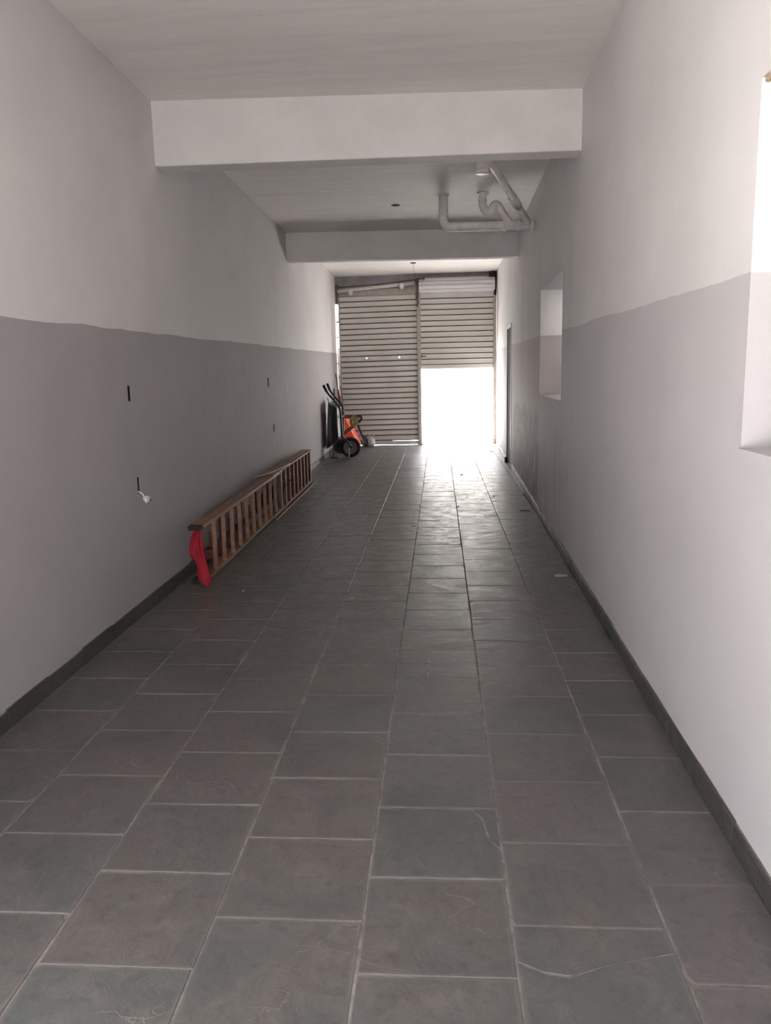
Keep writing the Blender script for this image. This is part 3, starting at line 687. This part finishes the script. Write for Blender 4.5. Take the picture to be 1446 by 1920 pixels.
# tool poles in the corner
def pole(name, pts, r, mat, label, cat, extra=None):
    e = empty(name, pts[-1], label, cat, 'long tools leaning in the far left corner')
    bm = NB(); tube(bm, pts, r, 8); part('shaft', bm, M[mat], e, True)
    if extra: extra(e)
def sleeve(e):
    bm = NB(); tube(bm, [(-2.098, 16.42, 1.22), (-2.066, 16.38, 1.02), (-2.05, 16.36, .88)], [.018, .028, .03], 10); part('red_sleeve', bm, M['redpole'], e, True)
def head(e):
    bm = NB(); box(bm, (-2.08, 16.2, .0), (-1.98, 16.45, .05)); bevel(bm, .006); part('blade', bm, M['rust'], e)
pole('tool_pole', [(-2.150, 16.50, 1.56), (-2.12, 16.46, 1.36), (-2.0, 16.30, .03)], .009, 'dark', 'tallest pole in the far left corner, with a dark red sleeve', 'pole', sleeve)
pole('tool_pole', [(-2.130, 16.0, 1.26), (-2.09, 15.75, .02)], .013, 'dark', 'shortest dark pole leaning between wall and wheelbarrow handles', 'pole')

# plastic bags
def bag(loc, s, mat, label, seed):
    e = empty('plastic_bag', loc, label, 'bag', 'plastic bags at the foot of the closed shutter')
    bm = NB(); bmesh.ops.create_icosphere(bm, subdivisions=4, radius=1)
    for v in bm.verts:
        p = v.co.copy(); f = 1+.30*mnoise.noise(p*2.2+Vector((seed, 0, 0)))+.12*(1-abs(mnoise.noise(p*6+Vector((0, seed, 0)))))-.1
        z = p.z*f; top = max(0, z-.45); k_ = 1-.9*min(1, top*1.6)
        v.co = Vector((p.x*f*s[0]*k_, p.y*f*s[1]*k_, max(z+.85, .0)*s[2]))
    part('bag_body', bm, M[mat], e, False).location = (0, 0, 0)
    o = C.objects[-1]; o.matrix_parent_inverse = Matrix.Identity(4)
    bm = NB()
    for a in (-.5, .45): tube(bm, catmull([(0, 0, s[2]*1.55), (a*s[0], 0, s[2]*1.9), (a*s[0]*1.9, .01, s[2]*2.15)]), [.008]*5+[.012]*5+[.004], 6)
    o = part('knot', bm, M[mat], e, True); o.matrix_parent_inverse = Matrix.Identity(4)
bag((-1.44, 16.62, .003), (.075, .08, .125), 'plastic', 'pale translucent plastic bag at the foot of the shutter', 1.3)
bag((-1.585, 16.72, .003), (.085, .08, .120), 'bluebag', 'dark bluish plastic bag between orange tray and pale bag', 5.1)

# ---------------------------------------------------------------- small things on the floor
def debris(name, x, y, s, mat, label, seed, cat='debris', flat=.25):
    bm = NB(); bmesh.ops.create_icosphere(bm, subdivisions=2, radius=1)
    for v in bm.verts:
        f = 1+.5*mnoise.noise(v.co*1.8+Vector((seed, seed, 0))); v.co = Vector((v.co.x*s*f, v.co.y*s*.7*f, max(-.2, v.co.z*f)*s*flat))
    o = link(name, bm, M[mat], None, False, (x, y, .0045+.2*s*flat)); tagit(o, label, cat)
debris('dry_leaf', .331, 11.84, .030, 'leaf', 'dark dry leaf on the bright floor before the open shutter', 1)
debris('dry_leaf', -.694, 11.11, .022, 'leaf', 'small dark leaf on the dim floor left of the bright strip', 2)
debris('dry_leaf', .67, 9.75, .020, 'leaf', 'tiny dark leaf on the floor toward the right skirting', 3)
debris('pebble', .205, 9.0, .020, 'leaf', 'dark pebble in the middle of the sheen on the floor', 4)
debris('pebble', -.27, 7.85, .018, 'leaf', 'dark pebble beside the joint left of the floor sheen', 5)
debris('pebble', -1.44, 5.45, .007, 'white', 'white pebble on the floor near the foot of the ladder', 6, flat=.8)
debris('pebble', -.62, 5.25, .006, 'white', 'tiny white pebble on the dark floor in the middle', 7, flat=.8)
debris('twig', 1.0, 15.3, .045, 'leaf', 'thin twig on the sunlit floor by the side door', 8, flat=.12)
e = empty('floor_drain', (.945, 8.70, 0), 'small dark slot drain in the floor beside the right skirting', 'drain')
bm = NB(); box(bm, (.885, 8.66, -.002), (1.005, 8.74, .0035)); part('frame', bm, M['rim'], e)
bm = NB(); box(bm, (.893, 8.668, .002), (.997, 8.732, .0045)); part('slot', bm, M['void'], e)
e = empty('paper_scrap', (.915, 5.86, .003), 'small whitish scrap on the floor near the right wall', 'scrap')
bm = NB(); prism(bm, [(.865, 5.83), (.95, 5.835), (.965, 5.885), (.90, 5.90), (.868, 5.88)], .003, .0055); part('scrap', bm, M['dust'], e)
# broken plaster at the head of the near opening
e = empty('broken_plaster', (XR(2.5), 2.45, 2.35), 'crumbling brown plaster edge at the top right opening', 'plaster')
r = random.Random(11)
for k_ in range(9):
    bm = NB(); bmesh.ops.create_icosphere(bm, subdivisions=2, radius=1); s = r.uniform(.010, .022); c0 = Vector((XR(2.5)+r.uniform(.01, .09), 2.555-r.uniform(0, .05), 2.375-r.uniform(0, .09)))
    for v in bm.verts: v.co = v.co*s*(1+.6*mnoise.noise(v.co*2+Vector((k_, 0, 0))))+c0
    part('crumb', bm, M['brown'] if k_ % 3 else M['white'], e)
